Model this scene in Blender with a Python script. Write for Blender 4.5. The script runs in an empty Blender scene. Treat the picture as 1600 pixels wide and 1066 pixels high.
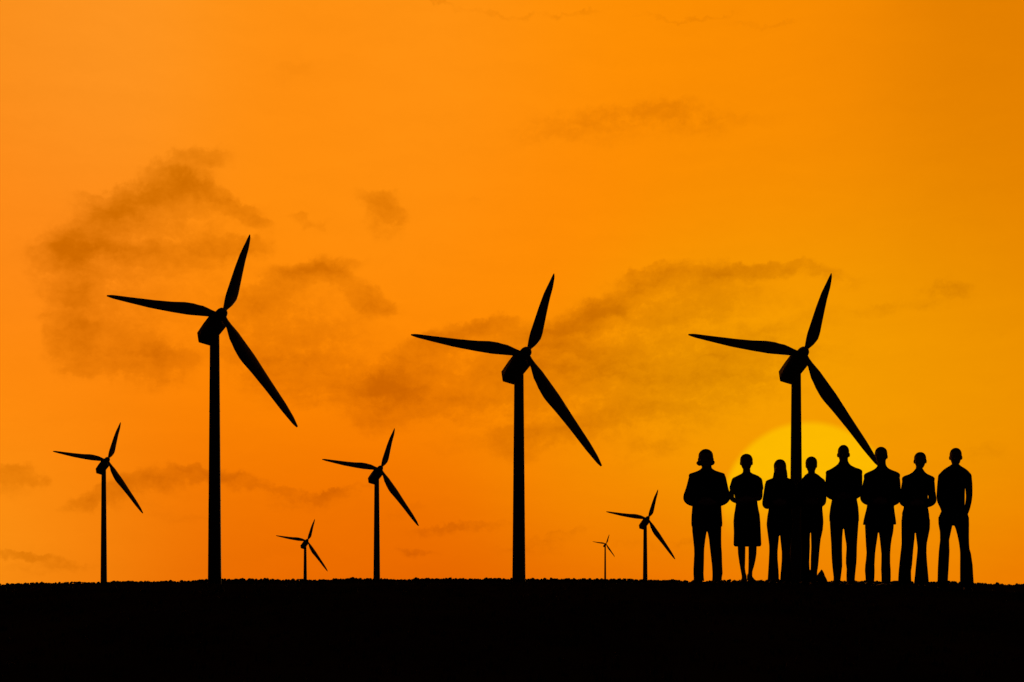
import bpy, bmesh, math, random
from mathutils import Vector, Matrix, noise

random.seed(11)
S = bpy.context.scene
COL = S.collection
rad = math.radians

# ------------------------------------------------------------------ camera
F = 50.0 / 36.0 * 1600.0          # focal length in photo pixels
EYE = 1.70                        # eye height
HZ = 914.5                        # photo row of the horizon plane
cam = bpy.data.objects.new("camera", bpy.data.cameras.new("camera"))
COL.objects.link(cam)
cam.data.lens = 50; cam.data.sensor_width = 36
cam.data.shift_y = (HZ - 533.0) / 1600.0
cam.location = (0, 0, EYE); cam.rotation_euler = (rad(90), 0, 0)
cam.data.clip_start = 0.1; cam.data.clip_end = 20000
S.camera = cam
S.view_settings.view_transform = 'Standard'
S.view_settings.look = 'None'
S.view_settings.exposure = 0
S.view_settings.gamma = 1
S.cycles.max_bounces = 4
S.cycles.use_adaptive_sampling = True; S.cycles.adaptive_threshold = .02; S.cycles.adaptive_min_samples = 16

# ------------------------------------------------------------------ world: sunset sky
def lin(c):
    return tuple((v / 255 / 12.92) if v / 255 <= .04045 else ((v / 255 + .055) / 1.055) ** 2.4 for v in c)

def sky_uv(px, py):
    """azimuth / elevation of a direction, both in units of 1/F radian."""
    d = Vector((px - 800, F, HZ - py)).normalized()
    return math.atan2(d.x, d.y) * F, math.asin(d.z) * F

W = bpy.data.worlds.new("World"); S.world = W; W.use_nodes = True
W.cycles.sampling_method = 'MANUAL'; W.cycles.sample_map_resolution = 256
nt = W.node_tree; nt.nodes.clear()
def N(t, **kw):
    n = nt.nodes.new(t)
    for k, v in kw.items(): setattr(n, k, v)
    return n
def put(sock, v):
    if isinstance(v, bpy.types.NodeSocket): nt.links.new(v, sock)
    else: sock.default_value = v
def M(op, a, b=0.0, c=0.0, clamp=False):
    n = N('ShaderNodeMath', operation=op, use_clamp=clamp)
    put(n.inputs[0], a); put(n.inputs[1], b)
    if len(n.inputs) > 2: put(n.inputs[2], c)
    return n.outputs[0]
def V(op, a, b=None, out=0):
    n = N('ShaderNodeVectorMath', operation=op)
    put(n.inputs[0], a)
    if b is not None: put(n.inputs['Scale'] if op == 'SCALE' else n.inputs[1], b)
    return n.outputs[out]
def smooth(v, a, b, lo=0.0, hi=1.0):
    n = N('ShaderNodeMapRange', interpolation_type='SMOOTHSTEP')
    put(n.inputs['Value'], v); n.inputs['From Min'].default_value = a; n.inputs['From Max'].default_value = b
    n.inputs['To Min'].default_value = lo; n.inputs['To Max'].default_value = hi
    return n.outputs['Result']
def NZ(vec, scale, detail, rough=.55, dist=0.0, color=False):
    n = N('ShaderNodeTexNoise'); n.inputs['Scale'].default_value = scale
    n.inputs['Detail'].default_value = detail; n.inputs['Roughness'].default_value = rough
    n.inputs['Distortion'].default_value = dist
    nt.links.new(vec, n.inputs['Vector'])
    return n.outputs['Color' if color else 'Fac']

tc = N('ShaderNodeTexCoord'); gen = tc.outputs['Generated']
sep = N('ShaderNodeSeparateXYZ'); nt.links.new(gen, sep.inputs[0])
az = M('MULTIPLY', M('ARCTAN2', sep.outputs[0], sep.outputs[1]), F)
el = M('MULTIPLY', M('ARCSINE', sep.outputs[2]), F)
cmb = N('ShaderNodeCombineXYZ'); nt.links.new(az, cmb.inputs[0]); nt.links.new(el, cmb.inputs[1])
P2 = cmb.outputs[0]                                       # direction as (azimuth, elevation)

# the colour of the clear air, direction by direction
CTRL = [  # photo px, py, sRGB, reach
    (0, 0, (249, 142, 27), .8), (170, 70, (254, 150, 36), .9), (470, 110, (255, 138, 12), .6), (700, 60, (255, 146, 20), .9), (0, 330, (253, 137, 24), 1), (30, 650, (255, 137, 10), 1), (-10, 880, (255, 157, 26), .8),
    (420, 10, (254, 146, 20), .8), (450, 330, (255, 140, 9), 1), (420, 660, (255, 134, 0), 1), (320, 895, (227, 98, 0), 1),
    (130, 850, (252, 135, 10), .8), (560, 850, (236, 108, 0), .8),
    (900, 60, (255, 143, 2), .8), (620, 260, (255, 145, 18), 1), (820, 330, (255, 137, 2), 1), (700, 640, (255, 136, 0), 1), (680, 900, (229, 97, 0), 1),
    (1180, 60, (250, 140, 2), 1), (1200, 340, (248, 140, 2), 1), (1000, 660, (248, 152, 3), 1), (930, 790, (250, 142, 0), .8),
    (1000, 905, (232, 96, 0), .9),
    (1590, 60, (226, 126, 0), 1), (1590, 340, (230, 132, 0), 1), (1590, 620, (230, 140, 0), 1), (1590, 900, (240, 118, 0), .8),
    (1250, 560, (242, 158, 0), 1), (1150, 680, (248, 168, 0), .9), (1440, 640, (248, 158, 0), 1), (1540, 660, (240, 148, 0), .8), (1440, 800, (244, 150, 0), .8),
    (1260, 800, (245, 158, 0), .8), (1160, 910, (236, 98, 0), .8), (1350, 915, (238, 104, 0), .8),
    (1700, 1000, (230, 110, 0), 1), (100, 1050, (225, 105, 5), 1), (800, 1050, (215, 85, 0), 1)]
acc = None; wsum = None; PC = P2
for ci, (px, py, c, rc) in enumerate(CTRL):
    if ci and ci % 6 == 0:
        cz = N('ShaderNodeCombineXYZ'); nt.links.new(M('MULTIPLY', wsum, 1e-5), cz.inputs[2]); PC = V('ADD', P2, cz.outputs[0])
    u, v = sky_uv(px, py)
    s = 205.0 * rc
    d = V('DISTANCE', PC, (u, v, 0), out=1)
    w = M('POWER', math.exp(-1.0 / (s * s)), M('MULTIPLY', d, d))
    t = V('SCALE', lin(c), w)
    acc = t if acc is None else V('ADD', acc, t)
    wsum = w if wsum is None else M('ADD', wsum, w)
# beyond the glow the sky falls away into a deep dusk
BG = 2e-5
acc = V('ADD', acc, tuple(BG * v for v in (0.007, 0.003, 0.004)))
wsum = M('ADD', wsum, BG)
base = V('SCALE', acc, M('DIVIDE', 1.0, wsum))

# the low sun, large and soft, sinking into the thicker air
SUN_PX, SUN_PY, SUN_R = 1262, 793, 132
su, sv = sky_uv(SUN_PX, SUN_PY)
dsun = V('DISTANCE', P2, (su, sv, 0), out=1)
disc = M('MULTIPLY', smooth(dsun, SUN_R + 4, SUN_R - 10), smooth(el, sky_uv(1262, 850)[1], sky_uv(1262, 725)[1]))

# clouds: soft-edged masses torn by noise
warp = V('SUBTRACT', NZ(P2, .011, 3, .6, color=True), (.5, .5, .5))
warpf = V('SUBTRACT', NZ(P2, .05, 4, .65, color=True), (.5, .5, .5))
PW = V('ADD', V('ADD', P2, V('SCALE', warp, 46.0)), V('SCALE', warpf, 30.0))
#  px, py, half-width, half-height, tilt deg (counter-clockwise), amount
BLOBS = [
    # great mass at the left
    (205, 400, 165, 120, 0, .28), (250, 340, 140, 55, 10, .30), (180, 530, 110, 60, 0, .2), (290, 258, 70, 34, 18, .62), (225, 300, 100, 24, 10, .58), (330, 300, 75, 20, -20, .66), (158, 345, 84, 36, 32, .62), (280, 312, 120, 18, 0, .40),
    (104, 405, 50, 64, 10, .66), (112, 500, 42, 80, 0, .70), (240, 395, 150, 22, 3, .50), (360, 378, 60, 18, 8, .38), (150, 450, 70, 60, 0, .2),
    (225, 555, 80, 50, -8, .52), (140, 560, 60, 30, 0, .30), (255, 550, 50, 30, 0, .25),
    # second mass behind the tallest turbine
    (475, 500, 140, 110, -10, .28), (490, 420, 72, 26, 8, .70), (420, 455, 75, 30, 26, .58), (555, 448, 66, 22, -24, .55), (590, 475, 36, 24, -20, .3), (430, 520, 110, 60, 0, .32),
    (500, 590, 140, 50, -6, .40), (410, 350, 30, 12, -22, .45), (472, 345, 22, 12, 0, .28), (500, 350, 20, 8, 0, .2), (400, 385, 26, 20, 0, .25),
    (604, 335, 34, 40, -14, .52), (590, 305, 46, 14, 0, .28), (742, 302, 22, 22, 0, .16),
    # long bank rising to the right
    (760, 590, 250, 110, 6, .24), (1090, 500, 260, 100, 0, .25), (960, 600, 260, 110, 0, .26), (1130, 570, 200, 80, 4, .16),
    (760, 508, 70, 18, 6, .62), (700, 525, 70, 22, 14, .48), (645, 560, 80, 44, 36, .62), (600, 620, 70, 44, 10, .46), (680, 600, 120, 44, 0, .34), (830, 530, 100, 36, 14, .50),
    (905, 500, 80, 34, 20, .66), (960, 470, 60, 26, 20, .58), (880, 560, 120, 40, 10, .36), (1010, 430, 62, 28, 18, .62), (1080, 425, 90, 30, 4, .50), (1150, 422, 90, 18, 2, .52),
    (1250, 418, 90, 16, -2, .42), (1310, 430, 60, 22, -10, .25), (1050, 480, 120, 34, 8, .28), (1130, 560, 80, 20, 16, .26), (960, 575, 120, 20, 0, .28), (1080, 600, 130, 30, 10, .26),
    (950, 650, 110, 26, 10, .30), (1030, 690, 70, 34, 20, .22), (800, 690, 46, 34, 0, .40), (860, 670, 60, 20, 0, .24), (700, 640, 60, 20, 0, .14),
    # wisps
    (1480, 448, 46, 24, 10, .40), (1400, 480, 60, 14, 5, .22), (1540, 520, 70, 40, 0, .12), (1545, 700, 46, 26, 0, .2),
    (1010, 172, 130, 30, 0, .17), (1110, 184, 120, 22, -4, .15), (880, 196, 130, 34, 8, .12), (980, 190, 220, 50, 0, .12),
    (700, 6, 60, 6, -14, .34), (820, 24, 80, 6, -6, .30), (900, 22, 46, 6, 12, .28), (1060, 29, 100, 5, -2, .24), (1200, 38, 80, 5, 0, .18), (460, 100, 50, 20, 20, .12),
    # low streaks
    (255, 742, 70, 20, 10, .58), (310, 732, 80, 16, -2, .46), (180, 768, 70, 18, 20, .46), (140, 790, 50, 14, 10, .28), (370, 745, 50, 14, -16, .50), (470, 768, 100, 12, -2, .48), (550, 764, 60, 10, 10, .36),
    (230, 775, 100, 24, 6, .2), (470, 785, 110, 18, 0, .2), (22, 736, 34, 22, 6, .52), (20, 752, 50, 30, 0, .25), (62, 752, 20, 10, 0, .26), (25, 863, 60, 8, -2, .40), (90, 874, 60, 10, -12, .36), (60, 885, 90, 14, -4, .18),
    (652, 862, 28, 8, 0, .46), (650, 862, 50, 16, 0, .18), (740, 824, 90, 9, 2, .34), (870, 838, 70, 12, 10, .34), (830, 856, 70, 12, 0, .2), (630, 800, 40, 12, 20, .22), (680, 830, 70, 10, 0, .2),
    (300, 805, 60, 14, 0, .2), (1000, 848, 100, 10, 0, .14), (1080, 845, 30, 10, 0, .2)]
# the running sum rides in z (the mapping ignores z), so the masses are added one after another
state = V('MULTIPLY', PW, (1, 1, 0))
for px, py, rx, ry, rot, amt in BLOBS:
    u, v = sky_uv(px, py)
    mp = N('ShaderNodeMapping', vector_type='TEXTURE')
    nt.links.new(state, mp.inputs['Vector'])
    mp.inputs['Location'].default_value = (u, v, 0)
    mp.inputs['Rotation'].default_value = (0, 0, rad(rot))
    mp.inputs['Scale'].default_value = (rx * 1.42, ry * 1.55, 1e5)
    q = V('MAXIMUM', mp.outputs[0], V('MULTIPLY', mp.outputs[0], (1, 1.7, 1)))     # tops firmer than undersides
    ln = V('LENGTH', q, out=1)
    b = smooth(ln, 1.0, 0.12, 0.0, amt)
    cz = N('ShaderNodeCombineXYZ'); nt.links.new(b, cz.inputs[2])
    state = V('ADD', state, cz.outputs[0])
sp = N('ShaderNodeSeparateXYZ'); nt.links.new(state, sp.inputs[0]); dens = sp.outputs[2]
tex = NZ(P2, .03, 8, .72)
streak_map = N('ShaderNodeMapping'); nt.links.new(PW, streak_map.inputs['Vector'])
streak_map.inputs['Scale'].default_value = (.35, 1.6, 1)
streak = NZ(streak_map.outputs[0], .02, 5, .6)
# noise eats into the masses
d2 = M('ADD', dens, M('MULTIPLY', M('MULTIPLY', M('SUBTRACT', tex, .5), 1.35), M('MINIMUM', M('MULTIPLY', dens, 2.2), 1.0)))
d2 = M('ADD', d2, M('MULTIPLY', M('MULTIPLY', M('SUBTRACT', streak, .5), 1.5), M('MINIMUM', M('MULTIPLY', dens, 1.8), .9)))
edge = smooth(d2, 0.04, 0.50)
inner = M('ADD', .42, M('MULTIPLY', smooth(d2, 0.30, 1.6), .78))
d3 = M('MULTIPLY', edge, inner)
faint = M('MULTIPLY', M('SUBTRACT', streak, .5), .24)
d3 = M('ADD', d3, faint)

mixsun = N('ShaderNodeMix', data_type='RGBA'); put(mixsun.inputs[0], M('MULTIPLY', disc, .82))
nt.links.new(base, mixsun.inputs[6]); mixsun.inputs[7].default_value = (*lin((255, 192, 0)), 1)
cloudcol = V('SUBTRACT', (1, 1, 1), V('SCALE', (.30, .37, .85), M('MAXIMUM', d3, -.2)))
final = V('MULTIPLY', mixsun.outputs[2], cloudcol)
bg = N('ShaderNodeBackground'); nt.links.new(final, bg.inputs[0]); bg.inputs[1].default_value = 1.0
wo = N('ShaderNodeOutputWorld'); nt.links.new(bg.outputs[0], wo.inputs[0])

# the sun lamp stands where the disc stands
sd = Vector((SUN_PX - 800, F, HZ - SUN_PY)).normalized()
sun = bpy.data.objects.new("sun", bpy.data.lights.new("sun", 'SUN')); COL.objects.link(sun)
sun.data.energy = 0.5; sun.data.angle = rad(3); sun.data.color = (1.0, .52, .12)
sun.rotation_euler = (-sd).to_track_quat('-Z', 'Y').to_euler()

# ------------------------------------------------------------------ materials
def mat(name, c1, c2, scale, rough=.8, bump=.0, spec=.2, metallic=0.0, bscale=None, coords='Object'):
    m = bpy.data.materials.new(name); m.use_nodes = True
    t = m.node_tree; b = t.nodes['Principled BSDF']
    tcn = t.nodes.new('ShaderNodeTexCoord')
    n = t.nodes.new('ShaderNodeTexNoise'); n.inputs['Scale'].default_value = scale; n.inputs['Detail'].default_value = 5
    t.links.new(tcn.outputs[coords], n.inputs['Vector'])
    r = t.nodes.new('ShaderNodeValToRGB'); r.color_ramp.elements[0].position = .3; r.color_ramp.elements[1].position = .7
    r.color_ramp.elements[0].color = (*c1, 1); r.color_ramp.elements[1].color = (*c2, 1)
    t.links.new(n.outputs['Fac'], r.inputs[0]); t.links.new(r.outputs[0], b.inputs['Base Color'])
    b.inputs['Roughness'].default_value = rough; b.inputs['Specular IOR Level'].default_value = spec
    b.inputs['Metallic'].default_value = metallic
    if bump:
        n2 = t.nodes.new('ShaderNodeTexNoise'); n2.inputs['Scale'].default_value = bscale or scale * 4
        n2.inputs['Detail'].default_value = 4; t.links.new(tcn.outputs[coords], n2.inputs['Vector'])
        bp = t.nodes.new('ShaderNodeBump'); bp.inputs['Strength'].default_value = bump
        t.links.new(n2.outputs['Fac'], bp.inputs['Height']); t.links.new(bp.outputs[0], b.inputs['Normal'])
    return m
m_soil = mat('dark_soil', (.010, .007, .004), (.022, .015, .009), .9, 1, .4, 0.0, bscale=9)
m_grass = mat('dry_grass', (.014, .018, .006), (.03, .03, .012), 2, .9, 0, .05)
m_leaf = mat('bush_foliage', (.022, .032, .012), (.045, .06, .02), .6, .9, 0, .05)
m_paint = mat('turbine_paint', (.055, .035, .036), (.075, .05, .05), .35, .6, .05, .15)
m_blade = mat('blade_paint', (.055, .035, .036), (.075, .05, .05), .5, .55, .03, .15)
m_dark = mat('dark_seal', (.02, .02, .02), (.03, .03, .03), 1, .7, 0, .1)
m_rock = mat('dark_rock', (.03, .027, .024), (.07, .06, .055), 14, .95, .6, .05)
m_skin = mat('skin', (.20, .11, .075), (.26, .145, .10), 18, .6, .05, .2)
m_skin2 = mat('skin_deep', (.10, .055, .035), (.14, .075, .05), 18, .6, .05, .2)
m_wool = mat('black_wool', (.010, .010, .012), (.018, .018, .020), 40, 1, .3, .02, bscale=260)
m_navy = mat('dark_navy_cloth', (.008, .010, .018), (.014, .017, .028), 40, 1, .3, .02, bscale=260)
m_grey = mat('charcoal_cloth', (.015, .015, .015), (.026, .025, .025), 40, 1, .3, .02, bscale=260)
m_hair = mat('dark_hair', (.010, .007, .005), (.022, .014, .010), 60, .8, .5, .08, bscale=180)
m_shoe = mat('black_leather', (.010, .009, .009), (.016, .015, .015), 30, .6, .05, .12)

def tag(o, label=None, cat=None, group=None, kind=None):
    if label: o['label'] = label
    if cat: o['category'] = cat
    if group: o['group'] = group
    if kind: o['kind'] = kind
    return o
def empty(name, loc):
    o = bpy.data.objects.new(name, None); COL.objects.link(o); o.location = loc
    o.empty_display_size = .3
    return o
def mesh_obj(name, bm, material, parent=None, smooth_sh=True):
    me = bpy.data.meshes.new(name); bm.normal_update(); bm.to_mesh(me); bm.free()
    return link_mesh(name, me, material, parent, smooth_sh)
def link_mesh(name, me, material, parent=None, smooth_sh=True):
    o = bpy.data.objects.new(name, me); COL.objects.link(o)
    me.materials.clear(); me.materials.append(material)
    if smooth_sh:
        for p in me.polygons: p.use_smooth = True
    if parent:
        me.transform(Matrix.Translation(-Vector(parent.location)))
        o.parent = parent
    return o
def child_of(name, bm, material, root, parent, smooth_sh=True):
    """a sub-part: parent is a part whose own location is the root's origin"""
    o = mesh_obj(name, bm, material, None, smooth_sh)
    o.data.transform(Matrix.Translation(-Vector(root.location)))
    o.parent = parent
    return o

# ------------------------------------------------------------------ ground
D_P = 18.3                                  # distance of the row of people
KP = D_P / F
def interp(tab, x):
    if x <= tab[0][0]: return tab[0][1]
    for (a, b), (c, d) in zip(tab, tab[1:]):
        if x <= c: return b + (d - b) * (x - a) / (c - a)
    return tab[-1][1]
CREST = [(-800, 922), (0, 919), (300, 913), (800, 911.5), (1050, 911.5), (1105, 912), (1165, 911.5), (1220, 913), (1268, 913.5), (1320, 914),
         (1375, 916), (1430, 920), (1495, 926), (1600, 929), (2400, 932)]
def crest_z(x, y=D_P):
    px = 800 + x / D_P * F
    return EYE + (HZ - interp(CREST, px)) * KP
def sst(a, b, x):
    t = min(1, max(0, (x - a) / (b - a))); return t * t * (3 - 2 * t)
def ground_z(x, y):
    if abs(x) > 120 or y > 90 or y < -60: return 0.0
    c = crest_z(x)
    rise = sst(-2, 17.4, y); fall = 1 - sst(19.4, 62, y)
    side = 1 - sst(45, 118, abs(x))
    z = c * rise * fall * side
    rough = .5 + .5 * sst(0, 1.2, abs(y - D_P + .1) - .5)
    z += (noise.noise(Vector((x * .9, y * .9, 0))) * .035 + noise.noise(Vector((x * 3.1, y * 3.1, 5))) * .012) * (rough - .5) * 2 * fall * side
    return z
bm = bmesh.new()
def axis(fine_lo, fine_hi, step, far):
    a = [fine_lo]
    while a[-1] < fine_hi: a.append(a[-1] + step)
    s = step; hi = [a[-1]]
    while hi[-1] < far: s *= 1.28; hi.append(hi[-1] + s)
    s = step; lo = [a[0]]
    while lo[-1] > -far: s *= 1.28; lo.append(lo[-1] - s)
    return list(reversed(lo[1:])) + a + hi[1:]
xs = axis(-11, 13, .16, 9000); ys = axis(3, 24, .16, 9000)
grid = [[bm.verts.new((x, y, ground_z(x, y))) for x in xs] for y in ys]
for j in range(len(ys) - 1):
    for i in range(len(xs) - 1):
        bm.faces.new((grid[j][i], grid[j][i + 1], grid[j + 1][i + 1], grid[j + 1][i]))
g = mesh_obj('ground', bm, m_soil); tag(g, kind='structure')

# short dry grass over the rise, thickest on its crest
bm = bmesh.new()
def tuft(x, y, h, n):
    z = ground_z(x, y) - .01
    for _ in range(n):
        a = random.uniform(0, 6.283); l = random.uniform(.1, .6); w = .004 + .003 * random.random()
        hh = h * random.uniform(.5, 1.1)
        bx, by = x + random.gauss(0, .025), y + random.gauss(0, .025)
        dx, dy = math.cos(a), math.sin(a)
        v = [bm.verts.new((bx - dy * w, by + dx * w, z)), bm.verts.new((bx + dy * w, by - dx * w, z)),
             bm.verts.new((bx + dx * l * hh * .35 + dy * w * .7, by + dy * l * hh * .35 - dx * w * .7, z + hh * .6)),
             bm.verts.new((bx + dx * l * hh * .35 - dy * w * .7, by + dy * l * hh * .35 + dx * w * .7, z + hh * .6)),
             bm.verts.new((bx + dx * l * hh, by + dy * l * hh, z + hh * random.uniform(.85, 1)))]
        bm.faces.new((v[0], v[1], v[2], v[3])); bm.faces.new((v[3], v[2], v[4]))
for _ in range(4200):
    y = random.choice((random.uniform(7, 17.6), random.gauss(18.4, .7)))
    x = random.uniform(-.42, .46) * max(y, 6)
    if 17.9 < y < 18.5 and 1.9 < x < 6.4: continue
    h = random.uniform(.03, .075) if y < 16.5 else random.uniform(.012, .03)
    tuft(x, y, h, random.randint(4, 8))
tag(mesh_obj('grass', bm, m_grass, smooth_sh=False), 'short dry grass scattered over the dark rise', 'grass', kind='stuff')

# far scrub along the skyline
SKY_LINE = [(-700, 914), (0, 912.3), (50, 910.8), (110, 909.6), (160, 909), (185, 907.4), (230, 908.5), (300, 907.2), (350, 904.3), (420, 904.2), (480, 905.5),
            (540, 903.6), (620, 904.6), (700, 903.2), (800, 904.2), (900, 904), (1000, 905), (1060, 906.5), (1080, 908.2), (1120, 906.8), (1180, 906.6),
            (1280, 907.2), (1340, 908), (1420, 909), (1470, 909), (1500, 908.5), (1530, 910.6), (1545, 912.2), (1556, 911.6), (1580, 913.2), (1600, 912), (2300, 915)]
D_T = 640.0
KT = D_T / F
bm = bmesh.new()
hx = [-430 + i * 6.0 for i in range(160)]
prof = [(-26, 0, -.3), (-9, .55, 0), (-2, .9, 0), (3, 1.0, 0), (14, .7, 0), (60, 0, -.3)]
rows = []
for dy, f, off in prof:
    r = []
    for x in hx:
        px = 800 + x / D_T * F
        top = max(.4, EYE + (HZ - interp(SKY_LINE, px)) * KT - .62)
        r.append(bm.verts.new((x, D_T + dy, top * f + off + .08 * noise.noise(Vector((x * .2, dy, 3))))))
    rows.append(r)
for a, b in zip(rows, rows[1:]):
    for i in range(len(hx) - 1): bm.faces.new((a[i], a[i + 1], b[i + 1], b[i]))
tag(mesh_obj('hill', bm, m_soil), kind='structure')
bm = bmesh.new()
def leaf_clump(c, r, nleaf=26):
    ico = bmesh.ops.create_icosphere(bm, subdivisions=2, radius=1, matrix=Matrix.Translation(c) @ Matrix.Diagonal((r * random.uniform(.9, 1.3), r, r * random.uniform(.7, 1), 1)))
    s = random.random() * 99
    for v in ico['verts']:
        d = v.co - c
        v.co = c + d * (1 + .45 * noise.noise(d * (1.9 / r) + Vector((s, 0, 0))))
    for _ in range(nleaf):
        d = Vector((random.gauss(0, 1), random.gauss(0, 1), abs(random.gauss(0, 1)))).normalized()
        p = c + d * r * random.uniform(.85, 1.1)
        q = r * random.uniform(.09, .17)
        t = Vector((random.gauss(0, 1), random.gauss(0, 1), random.gauss(0, 1))).normalized(); b = d.cross(t).normalized()
        bm.faces.new([bm.verts.new(p + t * q), bm.verts.new(p + b * q * .6), bm.verts.new(p - t * q), bm.verts.new(p - b * q * .6)])
x = -420.0
while x < 520:
    px = 800 + x / D_T * F
    top = EYE + (HZ - interp(SKY_LINE, px)) * KT
    big = random.random() < .18
    r = random.uniform(.45, .8) * (1.3 if big else 1)
    zt = top + random.uniform(-.42, .05) + (.3 if big else 0) + .38 * noise.noise(Vector((x * .09, 7, 0)))
    leaf_clump(Vector((x, D_T + random.uniform(-1.5, 1.5), zt - r * .75)), r)
    x += random.uniform(.4, 1.2)
tag(mesh_obj('distant_scrub', bm, m_leaf, smooth_sh=False), 'dark line of low scrub along the skyline', 'scrub', kind='stuff')

# ------------------------------------------------------------------ wind turbines
HUB0 = (346.0, 490.5)
B_UP = ([(347, 490), (349, 479.5), (352.3, 461.1), (358.9, 441.4), (366.8, 417.8), (374.7, 396.8), (382.5, 381), (387, 371.5), (389.6, 366.6)],
        [(350, 489), (356.3, 483.5), (362.8, 478.2), (369.4, 470.3), (372.7, 461.1), (375.3, 448), (379.3, 428.3), (383.8, 407.3), (389.1, 387.6), (391.5, 372.5), (391, 366.6)])
B_LEFT = ([(345, 489.5), (336.4, 487.6), (326, 482.6), (315.4, 478.1), (300.9, 473.7), (287.8, 471.9), (268.1, 471.4), (241.9, 469), (202.5, 464.3), (174.9, 460.8), (167, 461.2)],
          [(345, 496), (334, 495.5), (323.3, 494.6), (294.4, 492.4), (268.1, 488), (234, 481.4), (202.5, 473.6), (176.3, 466.9), (167, 463.4)])
B_DOWN = ([(346, 496), (354.3, 512), (360.5, 532.8), (366.7, 547), (375.7, 562.2), (393.5, 582.7), (416.6, 611.2), (439.8, 641.5), (457.6, 662.9), (463.6, 668.2)],
          [(352, 492), (356.9, 501.6), (375.7, 523.9), (398.8, 556), (420.2, 589.8), (447, 630.8), (459.4, 652.2), (465.6, 666.4)])
NAC_F = [(331, 486.5), (334, 503), (354, 511.5), (351, 494)]
NAC_B = [(307, 520), (309.3, 536), (328, 541.6), (326, 526)]
def resample(pl, n):
    pts = [Vector(p) for p in pl]; L = [0]
    for a, b in zip(pts, pts[1:]): L.append(L[-1] + (b - a).length)
    out = []
    for i in range(n):
        t = 1 - (1 - i / (n - 1)) ** 1.25
        t *= L[-1]
        for j in range(len(L) - 1):
            if t <= L[j + 1] + 1e-6:
                f = (t - L[j]) / (L[j + 1] - L[j]); out.append(pts[j].lerp(pts[j + 1], min(1, f))); break
    return out
def bridge(bm, rings, caps=True):
    for a, b in zip(rings, rings[1:]):
        n = len(a)
        for i in range(n): bm.faces.new((a[i], a[(i + 1) % n], b[(i + 1) % n], b[i]))
    if caps:
        bm.faces.new(list(reversed(rings[0]))); bm.faces.new(rings[-1])

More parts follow.
